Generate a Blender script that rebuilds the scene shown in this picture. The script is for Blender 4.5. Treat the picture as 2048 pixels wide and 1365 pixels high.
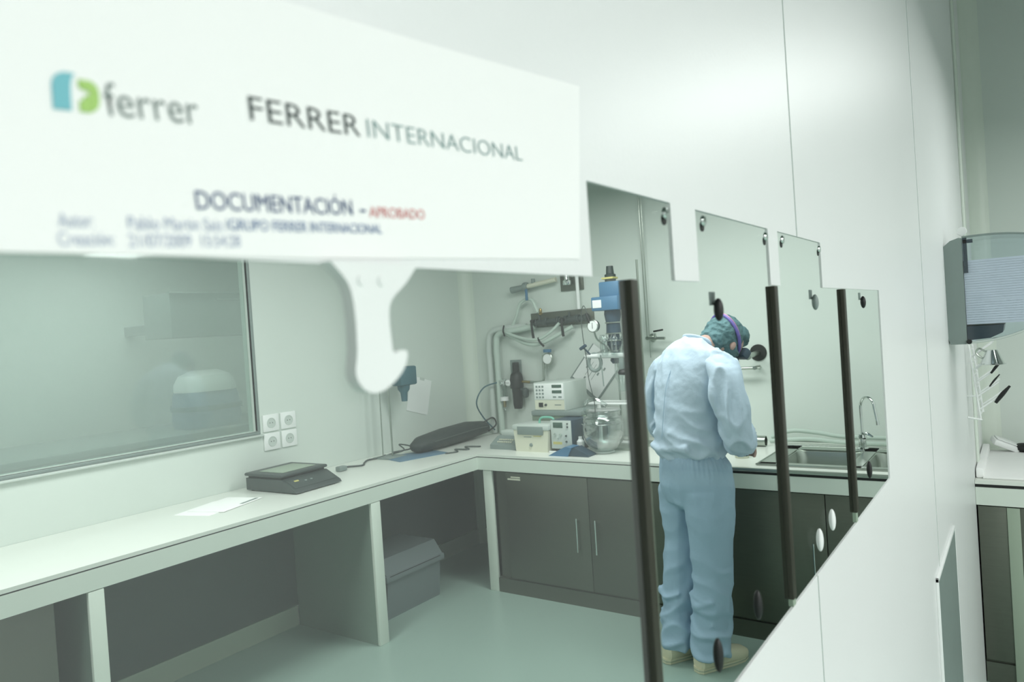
import bpy, bmesh, math, random
from mathutils import Vector, Matrix, Euler
random.seed(4)
C = bpy.context.scene
for o in list(bpy.data.objects): bpy.data.objects.remove(o, do_unlink=True)
COL = C.collection

# ---------------------------------------------------------------- camera
cd = bpy.data.cameras.new('camera'); cam = bpy.data.objects.new('camera', cd); COL.objects.link(cam)
cd.sensor_width = 36.0; cd.lens = 1465.15/2048*36.0; cd.clip_start = 0.02
cam.matrix_world = Matrix(((0.816884, 0.04727883, 0.57486106, 0), (0.57292443, 0.04886051, -0.81815051, 0),
                           (-0.0667692, 0.997686, 0.01282618, 1.69), (0, 0, 0, 1)))
cd.dof.use_dof = True; cd.dof.focus_distance = 2.0
cd.dof.aperture_fstop = (cd.lens/1000.0)/0.0027
C.camera = cam
# ---------------------------------------------------------------- world, lights, exposure
w = bpy.data.worlds.new('world'); C.world = w; w.use_nodes = True
w.node_tree.nodes['Background'].inputs[0].default_value = (0.80, 0.95, 0.90, 1)
w.node_tree.nodes['Background'].inputs[1].default_value = 0.05
C.view_settings.view_transform = 'Standard'; C.view_settings.look = 'None'
C.view_settings.exposure = 0.0; C.view_settings.gamma = 1.0; C.view_settings.use_curve_mapping = False
C.cycles.use_denoising = True; C.cycles.max_bounces = 10; C.cycles.transparent_max_bounces = 24
def area(name, loc, sx, sy, power, col=(0.965, 1.0, 0.975), rot=(0, 0, 0)):
    l = bpy.data.lights.new(name, 'AREA'); l.shape = 'RECTANGLE'; l.size = sx; l.size_y = sy; l.energy = power; l.color = col
    o = bpy.data.objects.new(name, l); COL.objects.link(o); o.location = loc; o.rotation_euler = rot
    return o
area('laboratory_panel_light', (-2.55, 0.9, 2.62), 0.7, 2.6, 52)
area('laboratory_panel_light', (-1.55, 3.40, 2.62), 1.8, 0.45, 37)
area('corridor_panel_light', (1.95, 0.5, 2.62), 0.9, 2.4, 93, (1.0, 1.0, 0.985))
area('corridor_panel_light', (0.75, 3.1, 2.62), 0.7, 0.9, 15)
area('adjoining_panel_light', (-4.7, 2.2, 2.62), 0.9, 2.0, 17)

# ---------------------------------------------------------------- materials
def s2l(c): return tuple(((v/255)/12.92 if v/255 <= 0.04045 else ((v/255+0.055)/1.055)**2.4) for v in c)
def mat(name, rgb, rough=0.5, metal=0.0, var=0.05, scale=12.0, bump=0.0, bscale=60.0, coat=0.0, aniso=False):
    m = bpy.data.materials.new(name); m.use_nodes = True; nt = m.node_tree; b = nt.nodes['Principled BSDF']
    c = s2l(rgb)
    tc = nt.nodes.new('ShaderNodeTexCoord'); nz = nt.nodes.new('ShaderNodeTexNoise'); nz.inputs['Scale'].default_value = scale
    nz.inputs['Detail'].default_value = 4
    mp = nt.nodes.new('ShaderNodeMapping')
    if aniso: mp.inputs['Scale'].default_value = (1, 1, 14)
    nt.links.new(tc.outputs['Object'], mp.inputs[0]); nt.links.new(mp.outputs[0], nz.inputs['Vector'])
    mx = nt.nodes.new('ShaderNodeMix'); mx.data_type = 'RGBA'
    mx.inputs[6].default_value = (*[v*(1-var) for v in c], 1); mx.inputs[7].default_value = (*[min(1, v*(1+var)) for v in c], 1)
    nt.links.new(nz.outputs['Fac'], mx.inputs[0]); nt.links.new(mx.outputs[2], b.inputs['Base Color'])
    b.inputs['Roughness'].default_value = rough; b.inputs['Metallic'].default_value = metal
    if coat: b.inputs['Coat Weight'].default_value = coat
    if bump:
        n2 = nt.nodes.new('ShaderNodeTexNoise'); n2.inputs['Scale'].default_value = bscale; nt.links.new(tc.outputs['Object'], n2.inputs['Vector'])
        bp = nt.nodes.new('ShaderNodeBump'); bp.inputs['Strength'].default_value = bump; bp.inputs['Distance'].default_value = 0.01
        nt.links.new(n2.outputs['Fac'], bp.inputs['Height']); nt.links.new(bp.outputs[0], b.inputs['Normal'])
    return m
def clear(name, tint=(1, 1, 1), gloss=0.05, rough=0.03, facing=0.0, haze=0.0, hazecol=(0.7, 0.85, 0.8)):
    m = bpy.data.materials.new(name); m.use_nodes = True; nt = m.node_tree; nt.nodes.clear()
    out = nt.nodes.new('ShaderNodeOutputMaterial'); t = nt.nodes.new('ShaderNodeBsdfTransparent'); t.inputs[0].default_value = (*tint, 1)
    g = nt.nodes.new('ShaderNodeBsdfGlossy'); g.inputs['Roughness'].default_value = rough
    mx = nt.nodes.new('ShaderNodeMixShader')
    if facing:
        lw = nt.nodes.new('ShaderNodeLayerWeight'); lw.inputs[0].default_value = facing
        ma = nt.nodes.new('ShaderNodeMath'); ma.operation = 'MULTIPLY_ADD'; ma.inputs[1].default_value = 0.75; ma.inputs[2].default_value = gloss
        nt.links.new(lw.outputs['Facing'], ma.inputs[0]); nt.links.new(ma.outputs[0], mx.inputs[0])
    else: mx.inputs[0].default_value = gloss
    nt.links.new(t.outputs[0], mx.inputs[1]); nt.links.new(g.outputs[0], mx.inputs[2])
    last = mx
    if haze:
        d = nt.nodes.new('ShaderNodeBsdfDiffuse'); d.inputs[0].default_value = (*hazecol, 1)
        nz = nt.nodes.new('ShaderNodeTexNoise'); nz.inputs['Scale'].default_value = 3.0
        mr = nt.nodes.new('ShaderNodeMapRange'); mr.inputs[3].default_value = haze*0.7; mr.inputs[4].default_value = haze*1.3
        nt.links.new(nz.outputs['Fac'], mr.inputs[0])
        m2 = nt.nodes.new('ShaderNodeMixShader'); nt.links.new(mr.outputs[0], m2.inputs[0])
        nt.links.new(mx.outputs[0], m2.inputs[1]); nt.links.new(d.outputs[0], m2.inputs[2]); last = m2
    nt.links.new(last.outputs[0], out.inputs[0])
    return m
M = dict(
 wall=mat('cleanroom_panel_paint', (233, 236, 235), 0.38, var=0.02, scale=2.5, bump=0.03, bscale=200),
 room_wall=mat('laboratory_wall_paint', (210, 220, 213), 0.5, var=0.03, scale=2.0, bump=0.04, bscale=150),
 floor=mat('vinyl_floor', (148, 172, 162), 0.33, var=0.04, scale=3.0),
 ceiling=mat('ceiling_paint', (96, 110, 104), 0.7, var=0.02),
 trim=mat('cove_trim_paint', (216, 226, 215), 0.4, var=0.02),
 skirt=mat('skirting_vinyl', (150, 166, 148), 0.5, var=0.04),
 worktop=mat('white_worktop', (222, 228, 220), 0.28, var=0.02, scale=6),
 fascia=mat('fascia_laminate', (214, 224, 214), 0.4, var=0.02),
 steel=mat('brushed_steel', (176, 184, 176), 0.28, 1.0, 0.10, 30, aniso=True),
 steel_dark=mat('brushed_cabinet_steel', (106, 111, 101), 0.42, 0.75, 0.08, 8, aniso=True),
 chrome=mat('chrome', (225, 230, 228), 0.08, 1.0, 0.02),
 black=mat('black_rubber', (22, 24, 24), 0.5, var=0.1),
 bar=mat('dark_bronze_edge', (52, 52, 42), 0.45, var=0.15, scale=20),
 bar_light=mat('pale_green_gasket', (150, 168, 150), 0.5, var=0.05),
 white=mat('white_plastic', (236, 240, 238), 0.35, var=0.02),
 cream=mat('cream_plastic', (214, 216, 196), 0.45, var=0.04),
 grey=mat('grey_plastic', (128, 142, 138), 0.45, var=0.06),
 grey_light=mat('pale_grey_enamel', (196, 206, 200), 0.4, var=0.03),
 grey_dark=mat('dark_grey_plastic', (62, 72, 70), 0.45, var=0.08),
 navy=mat('navy_enamel', (44, 66, 82), 0.45, var=0.06),
 blue=mat('blue_enamel', (70, 116, 150), 0.4, var=0.06),
 blue_mat=mat('blue_mat_rubber', (92, 124, 146), 0.6, var=0.06),
 teal=mat('teal_plastic', (60, 100, 110), 0.5, var=0.08),
 mint=mat('mint_green_plastic', (120, 190, 168), 0.4, var=0.05),
 yellow=mat('yellow_plastic', (196, 190, 120), 0.5, var=0.05),
 brass=mat('brass', (170, 150, 100), 0.3, 0.9, 0.06),
 paper=mat('white_paper', (246, 248, 246), 0.85, var=0.01),
 tissue=mat('folded_tissue_paper', (226, 230, 238), 0.9, var=0.05, scale=30, bump=0.2),
 ink=mat('black_ink', (38, 56, 54), 0.8), ink_soft=mat('grey_green_ink', (132, 160, 158), 0.8),
 ink_blue=mat('navy_ink', (44, 74, 122), 0.8), ink_pale=mat('pale_blue_ink', (176, 186, 206), 0.8),
 ink_mid=mat('blue_ink', (110, 134, 172), 0.8), ink_red=mat('faded_red_ink', (214, 138, 136), 0.8),
 ink_grey=mat('logo_grey_ink', (120, 134, 130), 0.8),
 logo_teal=mat('logo_teal', (122, 190, 200), 0.8, var=0.01), logo_green=mat('logo_green', (168, 206, 118), 0.8, var=0.01),
 cloth=mat('lit_blue_cotton', (188, 208, 224), 0.85, var=0.04, scale=9, bump=0.12, bscale=60),  # overalls cotton, lightened for the light on the back
 cloth_shaded=mat('shaded_blue_cotton', (160, 188, 208), 0.85, var=0.04, scale=9, bump=0.12, bscale=60),  # same cotton, darkened for the shade on the lower half
 cap=mat('green_hair_net', (78, 112, 116), 0.8, var=0.30, scale=26, bump=0.9, bscale=45),
 skin=mat('skin', (176, 146, 134), 0.5, var=0.05),
 strap=mat('violet_strap', (98, 88, 160), 0.5, var=0.08), strap_edge=mat('pink_strap_edge', (190, 120, 150), 0.5),
 shoe=mat('cream_shoe_rubber', (212, 210, 182), 0.5, var=0.05), bag=mat('black_woven_bag', (40, 50, 48), 0.6, var=0.15, scale=20, bump=0.3),
 crate=mat('grey_crate_plastic', (112, 124, 126), 0.55, var=0.05),
 hose=mat('translucent_hose', (190, 206, 196), 0.35, var=0.05), lcd=mat('lcd_green', (70, 96, 84), 0.25),
 mirror_dark=mat('dark_smoked_plastic', (52, 66, 74), 0.25, var=0.1),
 bay_shade=mat('under_bench_shade', (60, 76, 69), 0.5, var=0.04),  # dark tone carrying the shade under the worktop
 board=mat('grey_green_board', (120, 140, 128), 0.5, var=0.04),
 joint=mat('panel_joint_sealant', (176, 188, 182), 0.5),
 pane=clear('clear_pane', (0.985, 0.997, 0.99), 0.02, 0.05),
 pane_haze=clear('hazy_pane', (0.985, 0.997, 0.99), 0.02, 0.1, haze=0.038, hazecol=(0.76, 0.80, 0.79)),  # pane with a thin pale veil mixed into its colour
 pane_room=clear('tinted_window_glass', (0.90, 0.97, 0.94), 0.08, 0.05, haze=0.22, hazecol=(0.6, 0.7, 0.66)),
 glass=clear('laboratory_glass', (0.93, 0.97, 0.96), 0.06, 0.05, facing=0.45),
 plastic_clear=clear('clear_plastic_bag', (0.93, 0.96, 0.96), 0.10, 0.25, facing=0.5),
 cover=clear('smoked_clear_cover', (0.86, 0.91, 0.94), 0.05, 0.06, facing=0.3),
)

# ---------------------------------------------------------------- geometry helpers
def B(): return bmesh.new()
def box(bm, x0, x1, y0, y1, z0, z1, bev=0.0, mtx=None, seg=2):
    x0, x1 = min(x0, x1), max(x0, x1); y0, y1 = min(y0, y1), max(y0, y1); z0, z1 = min(z0, z1), max(z0, z1)
    r = bmesh.ops.create_cube(bm, size=1.0)['verts']
    for v in r: v.co = Vector(((x0+x1)/2+v.co.x*(x1-x0), (y0+y1)/2+v.co.y*(y1-y0), (z0+z1)/2+v.co.z*(z1-z0)))
    if bev:
        es = list({e for v in r for e in v.link_edges})
        g = bmesh.ops.bevel(bm, geom=es, offset=bev, segments=seg, affect='EDGES', profile=0.5)
        r = list({v for f in g['faces'] for v in f.verts} | {v for v in r if v.is_valid})
        if mtx is not None:
            seen = set(r); st = list(r)
            while st:
                v = st.pop()
                for e in v.link_edges:
                    u = e.other_vert(v)
                    if u not in seen: seen.add(u); st.append(u)
            r = list(seen)
    if mtx is not None:
        for v in r: v.co = mtx @ v.co
    return bm
def smoothpath(pts, n=6):
    P = [Vector(p) for p in pts]
    if len(P) < 3: return P
    out = []
    for i in range(len(P)-1):
        p0 = P[max(i-1, 0)]; p1 = P[i]; p2 = P[i+1]; p3 = P[min(i+2, len(P)-1)]
        for k in range(n):
            t = k/n
            out.append(0.5*((2*p1)+(-p0+p2)*t+(2*p0-5*p1+4*p2-p3)*t*t+(-p0+3*p1-3*p2+p3)*t*t*t))
    out.append(P[-1]); return out
def tube(bm, pts, r, seg=10, sm=6, cap=True):
    """round tube along a path; r a number or a list of one radius per control point"""
    path = smoothpath(pts, sm) if sm > 1 else [Vector(p) for p in pts]
    n = len(path); N0 = len(pts)
    if isinstance(r, (int, float)): rad = [r]*n
    else:
        rad = []
        for i in range(n):
            t = i/(n-1)*(N0-1); k = min(int(t), N0-2); f = t-k; f = f*f*(3-2*f) if sm > 1 else f
            rad.append(r[k]*(1-f)+r[k+1]*f)
    rings = []; prev = None
    for i, p in enumerate(path):
        d = (path[min(i+1, n-1)]-path[max(i-1, 0)]).normalized()
        if prev is None:
            a = Vector((0, 0, 1)) if abs(d.z) < 0.9 else Vector((1, 0, 0)); u = d.cross(a).normalized()
        else: u = (prev-d*prev.dot(d)).normalized()
        prev = u; v = d.cross(u)
        rings.append([bm.verts.new(p+(u*math.cos(2*math.pi*k/seg)+v*math.sin(2*math.pi*k/seg))*rad[i]) for k in range(seg)])
    for a, b in zip(rings, rings[1:]):
        for k in range(seg): bm.faces.new((a[k], a[(k+1) % seg], b[(k+1) % seg], b[k]))
    if cap: bm.faces.new(list(reversed(rings[0]))); bm.faces.new(rings[-1])
    return bm
def cyl(bm, p0, p1, r, r1=None, seg=20): return tube(bm, [p0, p1], [r, r if r1 is None else r1], seg, 1)
def lathe(bm, prof, c=(0, 0, 0), seg=28, axis='z'):
    rings = []
    for r, z in prof:
        ring = []
        for k in range(seg):
            a = 2*math.pi*k/seg; x, y = max(r, 1e-5)*math.cos(a), max(r, 1e-5)*math.sin(a)
            co = {'z': (x, y, z), 'y': (x, z, y), 'x': (z, x, y)}[axis]
            ring.append(bm.verts.new(Vector(co)+Vector(c)))
        rings.append(ring)
    for a, b in zip(rings, rings[1:]):
        for k in range(seg): bm.faces.new((a[k], a[(k+1) % seg], b[(k+1) % seg], b[k]))
    for ring, p in ((rings[0], prof[0]), (rings[-1], prof[-1])):
        if p[0] > 1e-4: bm.faces.new(ring)
    return bm
def ell(bm, c, r, mtx=None, seg=20):
    g = bmesh.ops.create_uvsphere(bm, u_segments=seg, v_segments=seg//2+2, radius=1.0)['verts']
    for v in g:
        p = Vector((v.co.x*r[0], v.co.y*r[1], v.co.z*r[2]))
        if mtx is not None: p = mtx @ p
        v.co = p+Vector(c)
    return bm
def prism(bm, pts, axis, d0, d1):
    """2D outline extruded along an axis: 'x' outline in (y,z), 'y' in (x,z), 'z' in (x,y)"""
    def co(p, d): return {'x': (d, p[0], p[1]), 'y': (p[0], d, p[1]), 'z': (p[0], p[1], d)}[axis]
    a = [bm.verts.new(co(p, d0)) for p in pts]; b = [bm.verts.new(co(p, d1)) for p in pts]; n = len(pts)
    bm.faces.new(a); bm.faces.new(list(reversed(b)))
    for k in range(n): bm.faces.new((a[k], b[k], b[(k+1) % n], a[(k+1) % n]))
    return bm
def loft(bm, rings, seg=28, expo=2.0):
    """rings: (cx,cy,cz, half_x, half_y, tilt about x)"""
    R = []
    for cx, cy, cz, a, b, t in rings:
        ring = []
        for k in range(seg):
            an = 2*math.pi*k/seg; ca, sa = math.cos(an), math.sin(an)
            x = a*math.copysign(abs(ca)**(2/expo), ca); y = b*math.copysign(abs(sa)**(2/expo), sa)
            ring.append(bm.verts.new((cx+x, cy+y*math.cos(t), cz+y*math.sin(t))))
        R.append(ring)
    for p, q in zip(R, R[1:]):
        for k in range(seg): bm.faces.new((p[k], p[(k+1) % seg], q[(k+1) % seg], q[k]))
    bm.faces.new(R[0]); bm.faces.new(R[-1])
    return bm
def obj(name, bm, m, parent=None, smooth=True, angle=35, label=None):
    bmesh.ops.recalc_face_normals(bm, faces=bm.faces)
    me = bpy.data.meshes.new(name); bm.to_mesh(me); bm.free()
    for p in me.polygons: p.use_smooth = smooth
    if smooth: me.set_sharp_from_angle(angle=math.radians(angle))
    me.materials.append(M[m] if isinstance(m, str) else m)
    o = bpy.data.objects.new(name, me); COL.objects.link(o)
    if parent is not None: o.parent = parent
    if label: o['label'] = label
    return o
def tag(o, label, cat, group=None, kind=None):
    o['label'] = label; o['category'] = cat
    if group: o['group'] = group
    if kind: o['kind'] = kind
    return o
def thing(name, label, cat, loc=(0, 0, 0), rz=0.0, group=None, rot=None):
    o = bpy.data.objects.new(name, None); COL.objects.link(o); o.location = loc
    o.rotation_euler = rot if rot else (0, 0, rz); o.empty_display_size = 0.1
    return tag(o, label, cat, group)
def struct(name, bm, m, parent=None, smooth=False):
    o = obj(name, bm, m, parent, smooth)
    if parent is None: o['kind'] = 'structure'
    return o
def sempty(name, loc=(0, 0, 0)):
    o = bpy.data.objects.new(name, None); COL.objects.link(o); o.location = loc; o['kind'] = 'structure'; return o
PI = math.pi

# ================================================================ THE SETTING
XP0, XP1 = -0.223, -0.22                     # the partition, its two faces
YF = 4.65                                    # far wall
struct('floor', box(B(), -5.8, 3.1, -2.1, YF+0.1, -0.1, 0), 'floor')
struct('ceiling', box(B(), -5.8, 3.1, -2.1, YF+0.1, 3.6, 3.7), 'ceiling')
struct('wall_far', box(B(), -5.8, 3.1, YF, YF+0.1, 0, 3.6), 'room_wall')
struct('wall_right', box(B(), 3.0, 3.1, -2.1, YF, 0, 3.6), 'wall')
struct('wall_rear', box(B(), -5.8, 3.1, -2.1, -2.0, 0, 3.6), 'wall')
bm = B()                                      # left wall round its window
WY0, WY1, WZ0, WZ1 = -0.6, 2.625, 1.205, 2.45
box(bm, -3.78, -3.7, -2.0, YF, 0, WZ0); box(bm, -3.78, -3.7, -2.0, YF, WZ1, 3.6)
box(bm, -3.78, -3.7, -2.0, WY0, WZ0, WZ1); box(bm, -3.78, -3.7, WY1, YF, WZ0, WZ1)
struct('wall_left', bm, 'room_wall')
wn = sempty('window_1', (-3.7, WY0, WZ0))
bm = B()
for a in ((-.02, .004, -.03, WY1-WY0+.018, -.018, 0), (-.02, .004, -.03, WY1-WY0+.018, WZ1-WZ0, WZ1-WZ0+.03), (-.02, .004, -.03, 0, 0, WZ1-WZ0), (-.02, .004, WY1-WY0, WY1-WY0+.018, 0, WZ1-WZ0)):
    box(bm, *a, bev=.003)
obj('window_frame', bm, 'grey', wn)
obj('window_sill', box(B(), .0, .022, -.03, WY1-WY0+.03, -.030, -.018, bev=.004), 'grey_light', wn)
obj('glass_pane', box(B(), -.045, -.039, 0, WY1-WY0, 0, WZ1-WZ0), 'pane_room', wn)
# adjoining room behind that window
bm = B(); box(bm, -5.8, -5.7, -2.0, YF, 0, 3.6)
struct('wall_adjoining', bm, 'room_wall')

# partition; its openings are made up in place of reflective plates
TABS = ((0.405, 0.537), (0.589, 0.798), (0.835, 1.041))
OZ0, OZ1, TZ = 1.372, 1.721, 1.781
bm = B()
def pb(y0, y1, z0, z1): box(bm, XP0, XP1, y0, y1, z0, z1)
pb(-2.0, YF, 0, OZ0); pb(-2.0, YF, TZ, 3.6); pb(1.50, YF, OZ0, TZ); pb(-2.0, -0.62, OZ0, OZ1)
ys = [-2.0, .405, .537, .589, .798, .835, 1.041, 1.50]
for a, b in ((0, 1), (2, 3), (4, 5), (6, 7)): pb(ys[a], ys[b], OZ1, TZ)
bmesh.ops.remove_doubles(bm, verts=bm.verts, dist=1e-5)
struct('wall_partition', bm, 'wall')
for k, (y, z0, z1) in enumerate(((0.919, TZ, 3.6), (0.919, 0, OZ0), (2.22, 0, 3.6))):
    struct('trim_%d' % (k+1), box(B(), XP1-.002, XP1+.0008, y-.0006, y+.0006, z0, z1), 'joint')
def cove(name, x, sx, m='trim', r=.085):
    pts = [(x, YF), (x+sx*r, YF)]
    for k in range(1, 9):
        a = k/8*PI/2
        pts.append((x+sx*r*(1-math.sin(a)), YF-r*(1-math.cos(a))))
    struct(name, prism(B(), pts, 'z', 0, 3.6), m, smooth=True)
cove('trim_4', -3.7, 1); cove('trim_5', XP1, 1); cove('trim_6', XP0, -1)
struct('trim_7', box(B(), XP1, XP1+.012, 3.98, 4.05, 0, 3.6, bev=.004), 'trim')

def bolt(parent, y, z, cap='chrome', r=.0045, body='black'):
    obj('bolt_cap', lathe(B(), [(r, 0), (r*1.05, .001), (r*.8, .0025), (0, .003)], (XP1+.0005, y, z), 16, 'x'), cap, parent)
    obj('cap_shadow', lathe(B(), [(r*.95, 0), (r*.95, .001), (0, .001)], (XP1-.001, y+.001, z-.0045), 16, 'x'), body, parent)  # black disc just below the cap, painting its small shadow
n = 2
for i, (y0, y1) in enumerate(TABS):           # three small upper reflective plates, built as windows onto the mirrored room
    wn = sempty('window_%d' % n); n += 1
    obj('glass_pane', box(B(), -.2222, -.2212, y0, y1, OZ1+.0005, TZ), 'pane', wn)
    if i: bolt(wn, y0+.014, 1.7725)
    bolt(wn, y1-.014, 1.7715)
    if i: obj('pane_edge', box(B(), -.226, -.2225, y0, y0+.0025, OZ1+.001, TZ-.012), 'grey', wn)
LOW = ((-0.62, 0.452), (0.452, 0.797), (0.797, 1.158), (1.158, 1.50))
for i, (y0, y1) in enumerate(LOW):            # the row of big lower reflective plates, built as windows too
    wn = sempty('window_%d' % n); n += 1
    obj('glass_pane', box(B(), -.2222, -.2212, y0, y1, OZ0, OZ1), 'pane_haze' if i < 1 else 'pane', wn)
    if i >= 1:
        wid = (.0105, .0125, .0145)[i-1]
        obj('pane_edge', box(B(), -.2262, -.2160, y0, y0+wid, OZ0+.006*i, OZ1-.001, bev=.001), 'bar', wn)
        obj('gasket', box(B(), -.2256, -.2206, y0+wid, y0+wid*1.9, OZ0, OZ1-.001), 'bar_light', wn)
        ty, tz = ((.6216, 1.697), (.979, 1.7016), (1.3134, 1.6998))[i-1]
        obj('bolt_cap', ell(B(), (-.2168, ty, tz), (.0042, .0046, .010)), 'black' if i != 2 else 'grey', wn)
        obj('bolt_plate', box(B(), -.2228, -.2212, ty-.006, ty+.006, tz+.004, tz+.016, bev=.0006), 'grey', wn)
for k, (y, z, c) in enumerate(((.5704, 1.4164, 'black'), (.6791, 1.4198, 'black'), (.9296, 1.4127, 'white'), (1.0012, 1.4193, 'white'), (1.2812, 1.4302, 'black'))):
    par = bpy.data.objects['window_6' if y < .79 else ('window_7' if y < 1.158 else 'window_8')]
    obj('lower_bolt', ell(B(), (-.2172, y, z), (.0042, .0046 if c == 'black' else .006, .014)), c, par)

# ================================================================ PAPER NOTICE AND HOOK ON THE PARTITION
nt = thing('paper_notice', 'large white printed paper notice with a teal and green logo, taped above the glass panes', 'notice', (-.217, 0, 0))
bm = B(); prism(bm, [(-.16, 1.7115), (.08, 1.7198), (.18, 1.7225), (.389, 1.7312), (.4025, 1.8388), (.272, 1.8262), (.184, 1.8184), (-.16, 1.7985)], 'x', -.0028, -.0022)
obj('sheet', bm, 'paper', nt, smooth=False)
def text(s, y, z, width, cap, ang, m, name='lettering', weight=0.0):
    cu = bpy.data.curves.new('t', 'FONT'); cu.body = s; cu.size = 1; cu.offset = weight; cu.extrude = 0.0; cu.resolution_u = 4
    to = bpy.data.objects.new('t', cu); COL.objects.link(to)
    dg = bpy.context.evaluated_depsgraph_get(); dg.update()
    me = bpy.data.meshes.new_from_object(to.evaluated_get(dg)); bpy.data.objects.remove(to)
    xs = [v.co.x for v in me.vertices]; x0, x1 = min(xs), max(xs)
    sx = width/(x1-x0); sy = cap/0.729
    for v in me.vertices:
        a, b = (v.co.x-x0)*sx, v.co.y*sy
        v.co = Vector((0, y+a*math.cos(ang)-b*math.sin(ang), z+a*math.sin(ang)+b*math.cos(ang)))
    me.name = name; me.materials.append(M[m])
    o = bpy.data.objects.new(name, me); COL.objects.link(o); o.parent = nt; o.location = (-.0018, 0, 0)
    return o
text('ferrer', .1118, 1.7617, .0302, .0105, .10, 'ink_grey', weight=-.005)
text('FERRER', .1615, 1.7702, .0525, .0091, .067, 'ink', weight=-.008)
text('INTERNACIONAL', .2181, 1.7744, .1150, .0080, .065, 'ink_soft', weight=-.012)
text('DOCUMENTACIÓN', .1385, 1.7367, .0682, .0064, .062, 'ink_blue')
text('-', .2108, 1.7412, .0030, .0064, .062, 'ink_blue', weight=.01)
text('APROBADO', .2158, 1.7410, .0342, .0046, .06, 'ink_red')
text('Autor:', .0962, 1.7276, .0095, .0042, .06, 'ink_pale')
text('Creación:', .0958, 1.7223, .0155, .0042, .06, 'ink_pale')
text('Pablo Martin Saiz', .1157, 1.7284, .0318, .0042, .06, 'ink_pale')
text('/GRUPO FERRER INTERNACIONAL', .1485, 1.7306, .0739, .0040, .055, 'ink_mid')
text('21/07/2009  15:54:28', .1155, 1.7230, .0385, .0042, .06, 'ink_pale')
def arc(cx, cz, rx, rz, a0, a1, n=8): return [(cx+rx*math.cos(math.radians(a0+(a1-a0)*k/n)), cz+rz*math.sin(math.radians(a0+(a1-a0)*k/n))) for k in range(n+1)]
L0 = Matrix(((1, .10), (0, 1)))
def lg(p): return (.0970+p[0]*.0128, 1.7606+p[1]*.0108+p[0]*.0012)
teal = [(0, 0), (.38, 0), (.39, .60)]+[(.40, .72), (.43, .88), (.50, 1.0)]+[(.26, 1.0), (.12, .93), (.03, .80), (0, .62)]
green = [(.56, 0), (.56, .30), (.66, .32), (.66, .42), (.78, .46), (.78, .56), (.62, .60), (.56, .66), (.56, .86), (.82, .86), (.95, .76), (1.0, .60), (1.0, .28), (.95, .12), (.80, 0)]
for nm, P, m in (('logo_teal_half', teal, 'logo_teal'), ('logo_green_half', green, 'logo_green')):
    o = obj(nm, prism(B(), [lg(p) for p in P], 'x', -.0020, -.0017), m, nt, smooth=False)
hk = thing('wall_hook', 'white rounded plastic hook hanging just under the paper notice', 'hook', (-.215, .205, 1.717))
pts = [(-.018, .004), (-.010, -.004), (-.0075, -.014), (-.0075, -.030), (-.009, -.040), (-.004, -.0465), (.004, -.0475), (.012, -.044), (.018, -.039), (.0205, -.033), (.017, -.0315), (.0125, -.0325),
       (.0115, -.028), (.0112, -.016), (.014, -.010), (.022, -.004), (.030, .004)]
pts = [tuple(p[:2]) for p in smoothpath([(a, b, 0) for a, b in pts], 3)]
bm = prism(B(), pts, 'x', -.003, .003)
obj('hook_body', bm, 'white', hk)
for sy in (-.001, .010): obj('mounting_dot', lathe(B(), [(.0022, 0), (.0022, .0008), (0, .001)], (.003, sy-.002, -.003), 14, 'x'), 'white', hk)

# ================================================================ WORKTOPS AND CABINETS
BX, BY = -3.0, 3.78                          # worktop front edges
SX0, SX1, SY0, SY1 = -1.14, -.30, 3.90, 4.40  # sink opening
wt = thing('worktop', 'long white L shaped worktop with a dark groove along its edge', 'worktop', (0, 0, .9))
bm = B()
box(bm, -3.698, BX, -1.9, 4.648, -.016, 0); box(bm, BX, SX0, BY, 4.648, -.016, 0)
box(bm, SX0, SX1, BY, SY0, -.016, 0); box(bm, SX0, SX1, SY1, 4.648, -.016, 0); box(bm, SX1, XP0-.001, BY, 4.648, -.016, 0)
obj('surface', bm, 'worktop', wt, smooth=False)
bm = B(); box(bm, BX-.02, BX-.004, -1.9, BY+.004, -.022, -.016); box(bm, BX-.02, -1.62, BY+.004, BY+.02, -.022, -.016); box(bm, -1.62, XP0-.001, BY+.004, BY+.02, -.030, -.016)
obj('edge_groove', bm, 'black', wt, smooth=False)
bm = B(); box(bm, BX-.03, BX, -1.9, BY, -.103, -.022); box(bm, BX-.0, -1.62, BY, BY+.03, -.103, -.022); box(bm, -1.62, XP0-.001, BY, BY+.03, -.108, -.030)
obj('fascia', bm, 'fascia', wt, smooth=False)
obj('steel_edge', box(B(), -1.62, XP0-.001, BY-.004, BY+.012, -.014, .002, bev=.002), 'steel', wt)
wt2 = thing('worktop', 'short white worktop right of the partition, under the drying rack', 'worktop', (0, 0, .9))
obj('surface', box(B(), XP1+.001, 2.998, BY, 4.648, -.016, 0), 'worktop', wt2, smooth=False)
obj('edge_groove', box(B(), XP1+.001, 2.998, BY+.004, BY+.02, -.030, -.016), 'black', wt2, smooth=False)
obj('fascia', box(B(), XP1+.001, 2.998, BY, BY+.03, -.108, -.030), 'fascia', wt2, smooth=False)

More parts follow.
